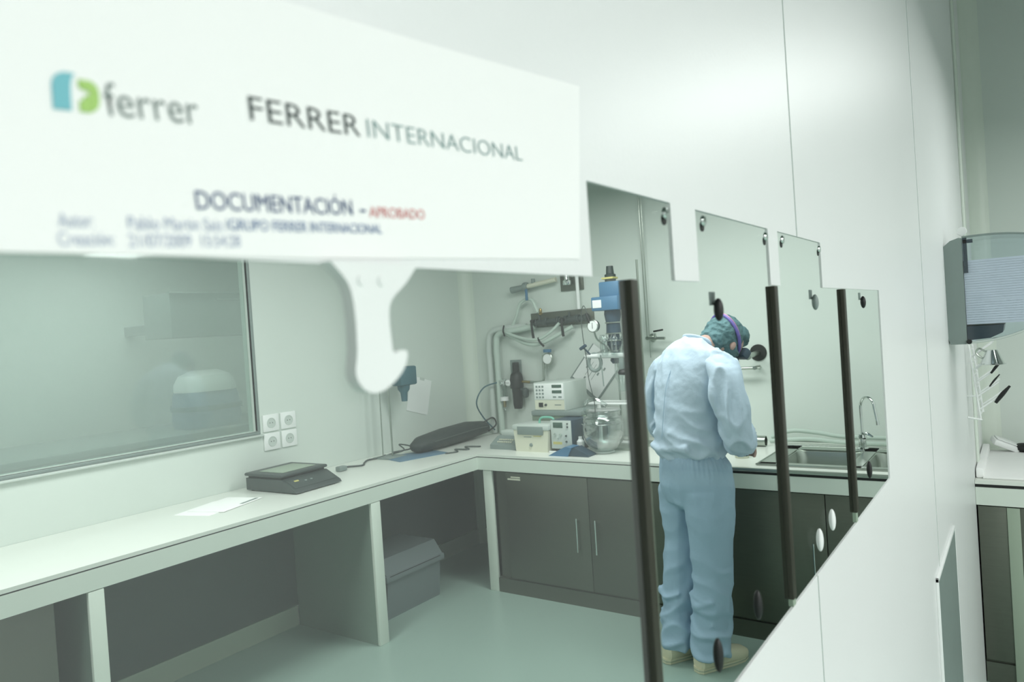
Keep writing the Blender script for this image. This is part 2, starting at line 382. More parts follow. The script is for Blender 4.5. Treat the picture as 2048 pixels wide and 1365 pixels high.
def bar_handle(par, x, z0, z1, yf):
    h = B(); tube(h, [(x, yf, z0+.015), (x, yf-.028, z0+.015)], .004, 8, 1); tube(h, [(x, yf, z1-.015), (x, yf-.028, z1-.015)], .004, 8, 1)
    tube(h, [(x, yf-.028, z0), (x, yf-.028, z1)], .005, 10, 1)
    return obj('handle', h, 'chrome', par)
def cabinet(x0, x1, label, seam, handles, panel_w=0.0):
    c = thing('base_cabinet', label, 'cabinet', (x0, BY+.012, 0)); W = x1-x0
    bm = B(); box(bm, 0, W, .012, .82, 0, .1); box(bm, 0, .018, .018, .82, .1, .79); box(bm, W-.018, W, .018, .82, .1, .79); box(bm, 0, W, .80, .82, .1, .79); box(bm, 0, W, .018, .04, .1, .79)
    obj('body', bm, 'steel_dark', c, smooth=False)
    obj('kick_plate', box(B(), 0, W, 0, .012, .0, .092), 'steel_dark', c, smooth=False)
    xs = [panel_w]+[s-x0 for s in seam]+[W]
    for k in range(len(xs)-1):
        d = obj('door', box(B(), xs[k]+.002, xs[k+1]-.002, -.004, .016, .105, .786, bev=.0015), 'steel_dark', c)
        if k < len(handles) and handles[k]: bar_handle(d, handles[k]-x0, .34, .545, -.004)
    return c
c1 = cabinet(-2.893, -1.604, 'brown grey steel cabinet with two doors, left of the person', [-2.185], [-2.262, -2.135], .105)
obj('label_sticker', box(B(), .125, .222, -.0055, -.004, .742, .752), 'cream', c1); obj('label_sticker', box(B(), .15, .222, -.0055, -.004, .757, .765), 'cream', c1)
cabinet(-1.60, XP0-.004, 'brown grey steel cabinet under the sink, with a door seam right of the person', [-.851], [-.91, -.79])
c3 = cabinet(XP1+.004, 2.99, 'grey green cabinet under the short worktop right of the partition', [-.105, .55, 1.2, 1.85, 2.4], [0, .0], 0)
obj('upright', box(B(), .108, .155, -.010, 0, .0, .786, bev=.002), 'skirt', c3)

def panel(label, *a):
    x0, x1, y0, y1, z0, z1 = a; corner = x1 > -2.95
    t = thing('bench_support', label, 'bench support', (x0, y0, z0))
    if corner: obj('board', box(B(), 0, x1-x0, .02, y1-y0, 0, z1-z0), 'bay_shade', t, smooth=False); obj('edge_strip', box(B(), 0, x1-x0, 0, .02, 0, z1-z0, bev=.003), 'trim', t)
    else: obj('board', box(B(), 0, x1-x0-.02, .001, y1-y0-.001, 0, z1-z0), 'board', t, smooth=False); obj('edge_strip', box(B(), x1-x0-.02, x1-x0, 0, y1-y0, 0, z1-z0, bev=.003), 'trim', t)
    return t
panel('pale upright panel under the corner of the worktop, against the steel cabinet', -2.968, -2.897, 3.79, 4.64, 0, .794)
panel('pale upright panel under the left worktop, beside the grey crate', -3.69, -3.0, 2.815, 2.885, 0, .794)
panel('pale upright panel under the left worktop, nearest the camera', -3.69, -3.0, 1.325, 1.385, 0, .794)
c4 = thing('base_cabinet', 'dark steel cabinet under the near end of the left worktop', 'cabinet', (-3.69, -1.9, 0))
obj('body', box(B(), 0, .62, 0, 3.13, 0, .79), 'steel_dark', c4, smooth=False)
for k in range(5): obj('door', box(B(), .62, .638, .02+k*.622, .632+k*.622, .1, .786, bev=.002), 'steel_dark', c4)
struct('baseboard_left', box(B(), -3.699, -3.688, 1.39, 2.81, 0, .12, bev=.003), 'skirt')
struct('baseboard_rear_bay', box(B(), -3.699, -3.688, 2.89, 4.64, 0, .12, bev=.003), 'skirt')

struct('trim_8', box(B(), -3.6985, -3.694, -1.9, 4.645, .12, .80), 'bay_shade'); struct('trim_9', box(B(), -3.69, -2.97, 4.645, 4.649, .12, .80), 'bay_shade')  # dark sheets added over the walls to paint the shade under the worktop
cr = thing('storage_crate', 'grey plastic storage crate with an overhanging lid, on the floor under the worktop', 'crate', (-3.42, 3.34, 0))
bm = B(); prism(bm, [(-.19, 0), (.19, 0), (.215, .24), (-.215, .24)], 'y', -.24, .24)
obj('tub', bm, 'crate', cr)
bm = B(); box(bm, -.235, .235, -.265, .265, .235, .275, bev=.008); prism(bm, [(-.225, .272), (.225, .272), (.16, .36), (-.16, .36)], 'y', -.255, .255)
obj('lid', bm, 'crate', cr); obj('seam', box(B(), .2352, .2362, -.24, .22, .268, .272), 'black', cr)

# ---------------------------------------------------------------- sink
sk = thing('sink', 'stainless steel double bowl sink set into the white worktop', 'sink', (0, 0, .9))
def basin(x0, x1, y0, y1, d):
    bm = B(); R = []
    for ins, z in ((0, .004), (.012, -.004), (.02, -.03), (.028, -d+.02), (.05, -d)):
        ring = []
        xa, xb, ya, yb = x0+ins, x1-ins, y0+ins, y1-ins; rr = .05
        for (cx, cy, a0) in ((xb-rr, yb-rr, 0), (xa+rr, yb-rr, 90), (xa+rr, ya+rr, 180), (xb-rr, ya+rr, 270)):
            for k in range(6):
                a = math.radians(a0+k*18); ring.append(bm.verts.new((cx+rr*math.cos(a), cy+rr*math.sin(a), z)))
        R.append(ring)
    for p, q in zip(R, R[1:]):
        for k in range(24): bm.faces.new((p[k], p[(k+1) % 24], q[(k+1) % 24], q[k]))
    bm.faces.new(R[-1]); return bm
obj('bowl', basin(-1.12, -.75, 3.93, 4.37, .17), 'steel', sk); obj('bowl', basin(-.71, -.32, 3.93, 4.37, .17), 'steel', sk)
bm = B()
for a in ((-1.20, -1.11, 3.87, 4.47), (-.76, -.70, 3.87, 4.47), (-.33, -.25, 3.87, 4.47), (-1.2, -.25, 3.87, 3.94), (-1.2, -.25, 4.36, 4.47)): box(bm, a[0], a[1], a[2], a[3], .0005, .006)
obj('rim', bm, 'steel', sk, smooth=False)
bm = B(); tube(bm, [(-1.20, 3.87, .006), (-1.20, 4.47, .006), (-.25, 4.47, .006), (-.25, 3.87, .006), (-1.2, 3.87, .006)], .005, 8, 1)
obj('raised_lip', bm, 'steel', sk)
for x in (-.93, -.51): obj('drain', lathe(B(), [(.035, -.169), (.03, -.166), (.012, -.168), (0, -.168)], (x, 4.15, 0), 20), 'chrome', sk)
fc = thing('faucet', 'tall chrome gooseneck faucet at the back of the sink', 'faucet', (-.775, 4.415, .906))
obj('base', lathe(B(), [(.03, 0), (.03, .008), (.022, .015), (.02, .06), (.026, .068), (.018, .085), (0, .088)]), 'chrome', fc)
g = [(0, 0, .08), (0, 0, .20)]+[(.055*.75*(1-math.cos(a)), -.055*.66*(1-math.cos(a)), .235+.062*math.sin(a)) for a in [k/8*PI for k in range(0, 9)]]+[(.094, -.082, .165)]
obj('spout', tube(B(), g, .0085, 12, 3), 'chrome', fc)
obj('spout_tip', cyl(B(), (.0935, -.0815, .172), (.0945, -.0825, .150), .010), 'chrome', fc)
obj('lever', tube(B(), [(0, 0, .086), (.03, -.02, .092), (.06, -.035, .078)], [.010, .008, .005], 10, 4), 'chrome', fc)
hs = obj('hose', tube(B(), [(-1.32, 4.60, .93), (-1.2, 4.59, .975), (-1.05, 4.60, .965), (-.9, 4.60, .945), (-.6, 4.61, .94), (-.28, 4.60, .935)], .013, 10, 6), 'hose'); tag(hs, 'upper pale hose running along the wall behind the sink', 'hose')
hs = obj('hose', tube(B(), [(-1.32, 4.56, .915), (-1.1, 4.545, .935), (-.9, 4.55, .92), (-.6, 4.56, .915), (-.28, 4.55, .914)], .012, 10, 6), 'hose'); tag(hs, 'lower pale hose lying on the worktop behind the sink', 'hose')
o = obj('steel_tube', lathe(B(), [(.030, 0), (.032, .002), (.032, .19), (.028, .19), (.027, .02), (0, .02)], (-1.50, 4.44, .9325), 24, 'x'), 'steel'); tag(o, 'short open steel tube lying behind the person beside the sink', 'tube')
o = obj('jar', lathe(B(), [(.036, 0), (.038, .004), (.038, .085), (.032, .095), (.032, .115), (0, .116)], (-1.335, 4.06, .9)), 'cream'); tag(o, 'small cream jar on the worktop at the left end of the sink', 'jar')

# ================================================================ FITTINGS ON THE FAR WALL
fl = thing('wall_pipe', 'steel pipe stub with a round black flange on the far wall above the sink', 'pipe', (-1.385, YF, 1.455))
obj('flange', lathe(B(), [(.052, 0), (.052, -.008), (.046, -.013), (0, -.014)], (0, 0, 0), 30, 'y'), 'black', fl)
obj('pipe_stub', cyl(B(), (0, -.01, 0), (-.01, -.17, -.012), .016), 'steel', fl)
obj('pipe_tip', cyl(B(), (-.01, -.17, -.012), (-.011, -.19, -.013), .021), 'steel', fl)
obj('bracket', cyl(B(), (.0, -.004, -.09), (.0, -.10, -.09), .012), 'steel', fl); obj('lower_pipe', cyl(B(), (-.14, -.08, -.092), (.03, -.08, -.09), .010), 'steel', fl)
tp = thing('gas_tap', 'small steel wall tap with a black lever, left of the person', 'tap', (-2.09, YF, 1.585))
obj('wall_plate', lathe(B(), [(.028, 0), (.028, -.006), (.02, -.01), (0, -.01)], (0, 0, 0), 20, 'y'), 'steel', tp)
bm = cyl(B(), (0, -.005, 0), (0, -.10, 0), .012); cyl(bm, (0, -.095, 0), (.13, -.10, -.006), .009); cyl(bm, (.06, -.1, -.002), (.06, -.1, .03), .008)
obj('valve_body', bm, 'steel', tp); obj('lever', box(B(), .055, .125, -.108, -.094, .03, .042, bev=.004, mtx=Matrix.Rotation(-.12, 4, 'Y')), 'black', tp)
rl = thing('supply_pipe', 'two thin vertical pipes coming down the far wall to the small wall tap', 'pipe', (-2.12, YF-.03, 1.5))
obj('pipe', cyl(B(), (0, 0, 0.08), (0, 0, 1.1), .004, seg=8), 'steel', rl); obj('pipe', cyl(B(), (.018, 0, -.05), (.018, 0, 1.1), .003, seg=8), 'steel', rl)

mf = thing('valve_manifold', 'long valve manifold with two hanging black levers on a steel backplate', 'manifold', (-3.07, YF-.005, 1.755))
obj('backplate', box(B(), 0, .54, -.006, .004, -.05, .06, bev=.002, mtx=Matrix.Rotation(-.012, 4, 'Y')), 'steel_dark', mf)
bm = cyl(B(), (.04, -.045, -.015), (.50, -.045, -.002), .022)
for x in (.07, .16, .26, .33, .43, .50): lathe(bm, [(.028, -.012), (.031, -.008), (.031, .008), (.028, .012)], (x, -.045, -.012+.024*x), 18, 'x')
for x in (.10, .36): cyl(bm, (x, -.045, -.01), (x, -.045, .05), .010)
obj('pipe_run', bm, 'grey_dark', mf)
for x in (.045, .305):
    l = B(); cyl(l, (x+.02, -.05, .0), (x+.02, -.10, .0), .014); tube(l, [(x+.02, -.095, .005), (x+.022, -.105, -.04), (x+.028, -.10, -.125)], [.011, .009, .010], 10, 4)
    obj('lever', l, 'black', mf)
lathe_b = lathe(B(), [(.012, 0), (.016, .01), (.010, .02), (.012, .035), (.006, .05)], (.115, -.045, .045), 14); obj('outlet_tap', lathe_b, 'brass', mf)
um = thing('gas_valve', 'upper pipe valve with a blue lever under the edge of the notice', 'valve', (-3.20, YF-.005, 2.0))
obj('backplate', box(B(), .41, .60, -.008, .004, -.04, .10, bev=.002), 'steel_dark', um)
obj('valve_pipe', cyl(B(), (.40, -.05, .05), (.13, -.05, .02), .018), 'cream', um)
bm = cyl(B(), (.15, -.05, .02), (.0, -.05, .005), .020, .026); lathe(bm, [(.03, -.02), (.034, -.012), (.034, .012), (.03, .02)], (.13, -.05, .02), 18, 'x'); cyl(bm, (.20, -.05, .04), (.20, -.05, .075), .015)
obj('valve_body', bm, 'grey', um)
obj('lever', box(B(), .145, .165, -.09, -.078, -.085, .0, bev=.004), 'blue', um)
bm = lathe(B(), [(.03, 0), (.034, .01), (.034, .03), (.022, .04), (.018, .10), (.0, .10)], (.495, -.05, 0)); obj('regulator_knob', bm, 'chrome', um)
obj('down_pipe', tube(B(), [(.57, -.04, .08), (.57, -.04, -.18)], .013, 12, 1), 'white', um)
hz = [((-3.06, 4.58, 1.97), (-2.99, 4.57, 1.80)), ]
def hose(pts, r, label, m='hose', cat='hose', sm=6): return tag(obj('hose', tube(B(), pts, r, 10, sm), m), label, cat)
hose([(-3.24, 4.60, 1.70), (-3.17, 4.59, 1.80), (-3.12, 4.585, 1.90), (-3.02, 4.58, 1.92), (-2.97, 4.585, 1.82)], .012, 'pale hose arching above the left end of the valve manifold')
hose([(-3.30, 4.60, 1.69), (-3.1, 4.57, 1.60), (-2.95, 4.55, 1.585), (-2.8, 4.55, 1.64), (-2.68, 4.59, 1.70)], .015, 'thick pale hose sagging below the valve manifold')
hose([(-3.30, 4.58, 1.70), (-3.12, 4.55, 1.64), (-2.95, 4.53, 1.62), (-2.84, 4.54, 1.67), (-2.78, 4.57, 1.73)], .011, 'thinner pale hose sagging between the two black levers')
for x, dy, l in ((-3.455, .0, 'left of the two thick grey wall pipes in the corner'), (-3.375, .01, 'right of the two thick grey wall pipes in the corner')):
    o = obj('wall_pipe', tube(B(), [(x, 4.60-dy, .905), (x, 4.60-dy, 1.35), (x, 4.60-dy, 1.60), (x+.04, 4.60-dy, 1.68+.02*(x < -3.4)), (x+.20, 4.60-dy, 1.70+.02*(x < -3.4)), (x+.36, 4.61-dy, 1.72)], .024, 12, 6), 'hose' if dy else 'grey_light'); tag(o, l, 'pipe')
o = obj('hose_clip', tube(B(), [(-3.27, 4.56, 1.66), (-3.27, 4.545, 1.70), (-3.27, 4.56, 1.74)], .006, 8, 4), 'black'); tag(o, 'black clip on the hoses left of the valve manifold', 'clip')
o = obj('hose_clip', tube(B(), [(-2.945, 4.53, 1.63), (-2.925, 4.515, 1.60), (-2.90, 4.53, 1.565)], .008, 8, 4), 'black'); tag(o, 'black clip on the sagging hoses under the left black lever', 'clip')

rg = thing('air_regulator', 'black and steel air filter regulator on the wall left of the white controller', 'regulator', (-3.33, YF-.002, 1.30))
obj('backplate', box(B(), .04, .14, -.01, 0, .0, .17, bev=.002), 'grey', rg)
bm = lathe(B(), [(.022, .0), (.03, .01), (.03, .03), (.035, .035), (.035, .04), (.020, .05), (0, .05)], (.0, -.06, -.02)); cyl(bm, (-.06, -.06, .0), (.11, -.06, .0), .012)
obj('filter_head', bm, 'chrome', rg)
obj('filter_bowl', lathe(B(), [(.028, 0), (.028, -.12), (.020, -.14), (.02, -.17), (.006, -.20), (0, -.2)], (.0, -.06, -.02)), 'glass', rg)
obj('bowl_ring', lathe(B(), [(.0295, 0), (.034, 0), (.034, -.03), (.0295, -.03)], (.0, -.06, -.11)), 'white', rg)
obj('bowl_core', cyl(B(), (0, -.06, -.13), (0, -.06, -.19), .012), 'brass', rg)
bm = lathe(B(), [(.026, .15), (.028, .08), (.045, .06), (.052, .02), (.052, -.04), (.04, -.05), (.036, -.17), (.03, -.20), (0, -.2)], (.125, -.06, 0)); obj('regulator_body', bm, 'black', rg)
obj('regulator_cap', lathe(B(), [(.022, .08), (.024, .145), (0, .15)], (.125, -.06, .01)), 'grey_dark', rg)
obj('dial', lathe(B(), [(.024, 0), (.024, -.012), (.020, -.014), (0, -.014)], (.07, -.09, .0), 24, 'y'), 'white', rg)
obj('needle', box(B(), .055, .085, -.1055, -.1042, -.0012, .0012, mtx=None), 'black', rg)
obj('second_bowl', lathe(B(), [(.022, 0), (.026, -.01), (.026, -.05), (.018, -.065), (0, -.07)], (.20, -.06, -.05)), 'grey_dark', rg); obj('side_port', cyl(B(), (.12, -.06, -.055), (.21, -.06, -.055), .012), 'grey_dark', rg)
obj('brass_pipe', cyl(B(), (.175, -.06, .005), (.25, -.06, .0), .010), 'brass', rg)
obj('outlet_pipe', tube(B(), [(.25, -.06, .0), (.34, -.06, .0), (.372, -.06, .02), (.375, -.06, .08), (.378, -.06, .20)], .009, 10, 5), 'steel', rg)
fm = thing('pressure_gauge', 'round clear gauge with a blue cap standing above the white controller', 'gauge', (-2.93, YF-.06, 1.42))
obj('gauge_body', lathe(B(), [(.040, -.012), (.046, -.008), (.046, .008), (.040, .012), (0, .012)], (.02, 0, .05), 26, 'y'), 'steel', fm)
obj('gauge_face', lathe(B(), [(.036, 0), (.036, -.002), (0, -.002)], (.02, -.0125, .05), 26, 'y'), 'white', fm)
obj('cap', box(B(), -.012, .048, -.012, .012, .098, .122, bev=.003), 'blue', fm)
obj('stem', cyl(B(), (-.0, 0, -.02), (.012, 0, .02), .012), 'steel', fm)
hose([(-3.37, 4.58, 1.305), (-3.46, 4.5, 1.27), (-3.50, 4.45, 1.16), (-3.50, 4.52, 1.04), (-3.44, 4.585, .93)], .0055, 'thin teal hose curving down from the air regulator', 'teal')

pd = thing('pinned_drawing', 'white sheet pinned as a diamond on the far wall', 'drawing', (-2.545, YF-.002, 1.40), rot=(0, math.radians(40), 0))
obj('board', box(B(), -.115, .16, -.008, 0, -.20, .12), 'grey', pd, smooth=False)  # grey slab behind the sheet, standing for its shadow on the wall
obj('sheet', box(B(), -.105, .15, -.011, -.0085, -.175, .125), 'white', pd, smooth=False)
bm = B()
for x in (-.03, .0, .03): box(bm, x, x+.0025, -.0125, -.0112, -.10, .02)
for x, z in ((-.05, -.04), (.05, -.03), (.07, .03), (-.02, -.12)): box(bm, x-.006, x+.006, -.0125, -.0112, z-.012, z+.012)
obj('sketch_lines', bm, 'grey', pd, smooth=False)

# ================================================================ REACTOR WITH STIRRER
rx = thing('stirred_reactor', 'tall glass reactor stand with a blue overhead stirrer motor', 'laboratory reactor', (-2.20, 4.25, .9))
def rb(*a, **k): return box(B(), *a, **k)
obj('base', rb(-.14, .20, -.13, .17, 0, .018, bev=.004), 'steel', rx)
for x, y in ((.165, .10), (-.03, .13)): obj('rod', cyl(B(), (x, y, .01), (x, y, 1.20 if x > 0 else 1.06), .007), 'steel', rx)
obj('motor', rb(-.045, .10, -.05, .09, .965, 1.07, bev=.010), 'blue', rx)
mo = obj('motor_head', rb(-.09, .10, -.08, .09, .885, .975, bev=.008), 'blue', rx); obj('label_plate', rb(-.078, -.015, -.0825, -.0795, .905, .955), 'white', mo)
obj('motor_cap', lathe(B(), [(.036, 0), (.036, .045), (.026, .05), (.022, .10), (0, .10)], (.02, 0, 1.07)), 'grey_dark', rx)
obj('yellow_band', rb(-.022, .06, -.045, .03, 1.085, 1.098, bev=.003), 'yellow', rx)
bm = lathe(B(), [(.052, .885), (.055, .86), (.045, .80), (.048, .74), (.036, .735), (.036, .70), (.048, .695), (.046, .66), (.030, .64), (.028, .58), (.034, .56), (.02, .54)], (.02, 0, 0)); obj('coupling', bm, 'navy', rx)
for z in (.805, .735, .69): obj('coupling_ring', lathe(B(), [(.0495, -.005), (.053, -.003), (.053, .003), (.0495, .005)], (.02, 0, z)), 'steel', rx)
pg = obj('pressure_dial', lathe(B(), [(.036, .012), (.041, .008), (.041, -.012), (.036, -.016), (0, -.016)], (-.075, -.09, .79), 28, 'y'), 'steel', rx)
obj('dial_face', lathe(B(), [(.034, 0), (.034, -.001), (0, -.001)], (-.075, -.1065, .79), 28, 'y'), 'white', pg); obj('needle', rb(-.0765, -.0735, -.109, -.108, .775, .812), 'black', pg)
obj('dial_stem', tube(B(), [(-.075, -.085, .75), (-.07, -.06, .70), (-.04, -.02, .66), (-.02, 0, .62)], .006, 8, 5), 'steel', rx)
obj('probe_lead', tube(B(), [(-.14, -.10, .60), (-.155, -.10, .75), (-.155, -.10, .87), (-.135, -.10, .925), (-.115, -.10, .89), (-.105, -.10, .84)], .0028, 8, 6), 'grey_dark', rx)
obj('probe_grip', cyl(B(), (-.118, -.10, .875), (-.095, -.10, .81), .009), 'black', rx)
obj('probe_tube', tube(B(), [(-.14, -.10, .62), (-.13, -.10, .45), (-.10, -.10, .30), (-.10, -.10, .16)], .0028, 8, 6), 'grey_dark', rx)
bm = lathe(B(), [(.11, .60), (.125, .605), (.125, .62), (.11, .625), (.06, .65), (.0, .66)], (.03, 0, 0)); obj('glass_lid', bm, 'glass', rx)
for k, (x, y) in enumerate(((-.06, -.03), (-.02, -.08), (.05, -.09), (.10, -.03), (.0, .06), (.08, .06))):
    p = obj('glass_neck', lathe(B(), [(.020, .60), (.018, .68), (.026, .70), (.026, .705), (.016, .72), (.016, .73)], (x+.01, y, 0), 16), 'glass', rx); obj('joint_ring', lathe(B(), [(.022, 0), (.027, .002), (.027, .009), (.022, .011)], (x+.01, y, .688), 16), 'chrome', p)
obj('support_bar', cyl(B(), (-.165, -.06, .598), (.19, -.06, .592), .017, seg=16), 'white', rx)
bm = B(); tube(bm, [(-.10+.045*math.cos(a), -.06, .555+.055*math.sin(a)) for a in [k/12*2*PI for k in range(13)]], .012, 10, 2); obj('clamp_ring', bm, 'grey', rx)
bm = cyl(B(), (-.12, -.065, .60), (-.155, -.10, .655), .006); box(bm, -.185, -.13, -.11, -.09, .648, .668, bev=.006, mtx=Matrix.Translation((-.157, -.1, .658)) @ Matrix.Rotation(-.5, 4, 'Y') @ Matrix.Translation((.157, .1, -.658))); obj('wing_screw', bm, 'navy', rx)
obj('clamp_knob', lathe(B(), [(.0, -.02), (.035, -.015), (.04, 0), (.03, .015), (0, .02)], (.12, -.09, .49), 16), 'black', rx)
obj('clamp_arm', rb(.08, .15, -.08, -.05, .50, .58, bev=.006), 'grey', rx)
obj('glass_column', lathe(B(), [(.045, .60), (.045, .45), (.03, .42), (.03, .36), (0, .36)], (.06, 0, 0)), 'glass', rx)
obj('thermometer', cyl(B(), (-.045, -.08, .60), (-.035, -.08, .40), .004, seg=8), 'grey', rx)

gv = thing('glass_vessel', 'big clear glass reaction vessel standing under the blue stirrer motor', 'vessel', (-2.185, 4.03, .9))
prof = [(.03, .0), (.05, .012), (.085, .03), (.118, .07), (.130, .12), (.130, .18), (.120, .215), (.10, .235), (.098, .255), (.115, .262), (.115, .268)]
obj('vessel_wall', lathe(B(), prof, (0, 0, 0), 36), 'glass', gv)
obj('inner_wall', lathe(B(), [(r*.86, z+.008) for r, z in prof[:8]], (0, 0, 0), 36), 'plastic_clear', gv)
for z, r in ((.262, .117), (.222, .120), (.185, .133)): obj('glass_rib', lathe(B(), [(r-.003, -.003), (r+.002, 0), (r-.003, .003)], (0, 0, z), 36), 'glass', gv)
obj('neck_tube', tube(B(), [(-.07, -.05, .24), (-.09, -.06, .29), (-.06, -.06, .33), (.0, -.05, .335), (.06, -.05, .30)], .012, 10, 5), 'glass', gv)
obj('foot_ring', lathe(B(), [(.06, 0), (.066, .004), (.06, .012), (.05, .012)], (0, 0, 0), 30), 'grey_light', gv)
tg = thing('white_tray_frame', 'white rectangular plastic frame behind the glass vessel', 'frame', (-2.24, 4.30, .92))
bm = B(); box(bm, -.12, .18, -.01, .01, .262, .276, bev=.003); box(bm, -.12, -.10, -.01, .01, .0, .275, bev=.003); box(bm, .16, .18, -.01, .01, .0, .275, bev=.003); box(bm, -.12, .18, -.01, .01, -.002, .01)
for s in (-.11, .17): box(bm, s-.008, s+.008, -.12, .0, .262, .274, bev=.003)
box(bm, -.118, .178, -.13, -.115, .262, .274, bev=.003)
obj('frame_bars', bm, 'white', tg)
wh = obj('white_bottle', lathe(B(), [(.022, 0), (.024, .003), (.024, .07), (.012, .085), (.012, .10), (0, .10)], (-2.335, 4.0, .9)), 'white'); tag(wh, 'small white bottle against the left side of the glass vessel', 'bottle')
bf = thing('blue_folder', 'blue plastic wedge lying open on the worktop before the glass vessel', 'folder', (-2.40, 3.90, .9))
obj('cover', prism(B(), [(-.08, 0), (.06, 0), (.09, .055), (.045, .06), (-.03, .025)], 'y', -.06, .04), 'blue', bf); obj('flap', prism(B(), [(.05, .004), (.10, .055), (.20, .010), (.20, .0)], 'y', -.05, .05), 'navy', bf)

# ================================================================ INSTRUMENTS ON THE WORKTOP
ct = thing('controller_unit', 'pale grey controller with a keypad and two small displays, on top of the grey box', 'instrument', (-2.765, 4.15, 1.142))
obj('housing', rb(0, .245, 0, .30, 0, .19, bev=.005), 'grey_light', ct)
fp = obj('front_panel', rb(.008, .238, -.004, .0, .075, .184, bev=.002), 'white', ct)
for r in range(4):
    for c in range(3): obj('key', rb(.022+c*.024, .036+c*.024, -.0065, -.0035, .085+r*.024, .098+r*.024, bev=.001), 'grey', fp)
for z in (.155, .118): obj('display', rb(.150, .225, -.006, -.0035, z, z+.020, bev=.001), 'lcd', fp)
for x in (.155, .197): obj('button', rb(x, x+.026, -.006, -.0035, .088, .098, bev=.001), 'grey', fp)
obj('lower_panel', rb(.008, .238, -.003, .0, .008, .072), 'cream', ct)
obj('power_switch', rb(.04, .073, -.008, -.002, .025, .055, bev=.002), 'black', ct); obj('knob', lathe(B(), [(.009, 0), (.008, -.008), (0, -.008)], (.095, -.003, .04), 14, 'y'), 'grey_dark', ct)
obj('name_strip', rb(.165, .215, -.004, -.0028, .037, .043), 'grey', ct)
o = obj('flat_unit', rb(-2.79, -2.40, 4.14, 4.50, 1.108, 1.142, bev=.006), 'grey'); tag(o, 'flat grey box directly under the pale controller', 'box')
o = obj('flat_unit', rb(-2.80, -2.34, 4.16, 4.52, 1.06, 1.108, bev=.008), 'skirt'); tag(o, 'wider olive grey flat box, second under the pale controller', 'box')
o = obj('riser_box', rb(-2.82, -2.42, 4.20, 4.54, .90, 1.06, bev=.006), 'grey_dark'); tag(o, 'dark box at the bottom of the stack, behind the cream case', 'box')

cs = thing('carry_case', 'cream plastic case with a clear lid and a mint green handle', 'case', (-2.805, 3.94, .9))
bm = prism(B(), [(.012, 0), (.258, 0), (.27, .14), (0, .14)], 'y', 0, .19); obj('tub', bm, 'cream', cs)
obj('lid', rb(-.006, .276, -.006, .196, .14, .176, bev=.008), 'grey_light', cs); obj('lid_window', rb(.035, .235, -.009, -.005, .112, .165, bev=.002), 'grey', cs)
obj('handle', tube(B(), [(.15, .09, .172), (.155, .09, .20), (.18, .09, .214), (.24, .09, .214), (.262, .09, .20), (.266, .09, .172)], .0075, 8, 3), 'mint', cs)
obj('latch', lathe(B(), [(.012, 0), (.010, -.008), (0, -.009)], (.135, -.001, .045), 16, 'y'), 'grey', cs)
obj('print_mark', rb(.08, .14, -.0015, .0008, .094, .099), 'grey', cs); obj('yellow_mark', rb(.155, .215, -.0015, .0008, .100, .105), 'yellow', cs)
ps = thing('power_supply', 'upright power supply with a pale front and navy sides, right of the cream case', 'instrument', (-2.525, 3.965, .9))
obj('housing', rb(0, .155, 0, .24, .022, .205, bev=.004), 'navy', ps); fp = obj('front_panel', rb(-.002, .150, -.004, .0, .024, .205, bev=.002), 'grey_light', ps)
obj('display', rb(.018, .088, -.006, -.003, .158, .192, bev=.001), 'lcd', fp)
for x, z, r in ((.03, .115, .010), (.072, .115, .010), (.112, .108, .006), (.112, .072, .006), (.125, .165, .005), (.125, .185, .005), (.05, .09, .005)):
    obj('knob', lathe(B(), [(r, 0), (r*.85, -.010), (0, -.010)], (x, -.003, z), 14, 'y'), 'grey_dark' if x > .1 else 'chrome', fp)
obj('yellow_label', rb(.012, .078, -.0055, -.0035, .052, .068), 'yellow', fp)
obj('tilt_foot', rb(-.01, .15, -.03, -.018, .0, .012, bev=.003), 'white', ps); obj('foot', rb(.01, .14, .02, .22, 0, .022), 'black', ps)
kb = thing('desk_meter', 'low dark desk instrument with rows of pale keys, left of the cream case', 'instrument', (-3.03, 3.97, .9))
obj('body', prism(B(), [(0, 0), (.20, 0), (.20, .085), (.09, .075), (.0, .03)], 'x', 0, .212), 'grey', kb)
obj('raised_back', rb(.018, .212, .11, .21, .075, .112, bev=.006), 'grey_light', kb)
for r in range(2):
    for c in range(7): obj('key', box(B(), .045+c*.018, .056+c*.018, .022+r*.024, .034+r*.024, .044+r*.0118, .051+r*.0118), 'cream', kb)

bg = thing('fabric_bag', 'long black padded bag lying along the worktop in the corner', 'bag', (-3.47, 4.10, .9), rz=math.radians(5))
obj('bag_body', loft(B(), [(0, -.46, .05, .01, .01, PI/2), (0, -.44, .05, .05, .036, PI/2), (0, -.36, .058, .085, .055, PI/2), (0, -.1, .066, .10, .064, PI/2), (0, .2, .068, .10, .066, PI/2), (.01, .38, .064, .08, .05, PI/2), (.01, .44, .06, .02, .02, PI/2)]), 'bag', bg)
obj('zip', tube(B(), [(.088, -.34, .07), (.103, -.1, .08), (.103, .2, .085), (.085, .36, .075)], .004, 8, 4), 'grey_dark', bg)
obj('shoulder_strap', tube(B(), [(.02, .40, .10), (.07, .46, .13), (.11, .44, .08), (.09, .36, .04)], .006, 8, 5), 'black', bg)
o = obj('rubber_mat', box(B(), -.12, .13, -.17, .21, 0, .004, bev=.001, mtx=Matrix.Translation((-3.41, 3.60, .9)) @ Matrix.Rotation(-.28, 4, 'Z')), 'blue_mat'); tag(o, 'thin blue mat lying on the worktop before the black bag', 'mat')
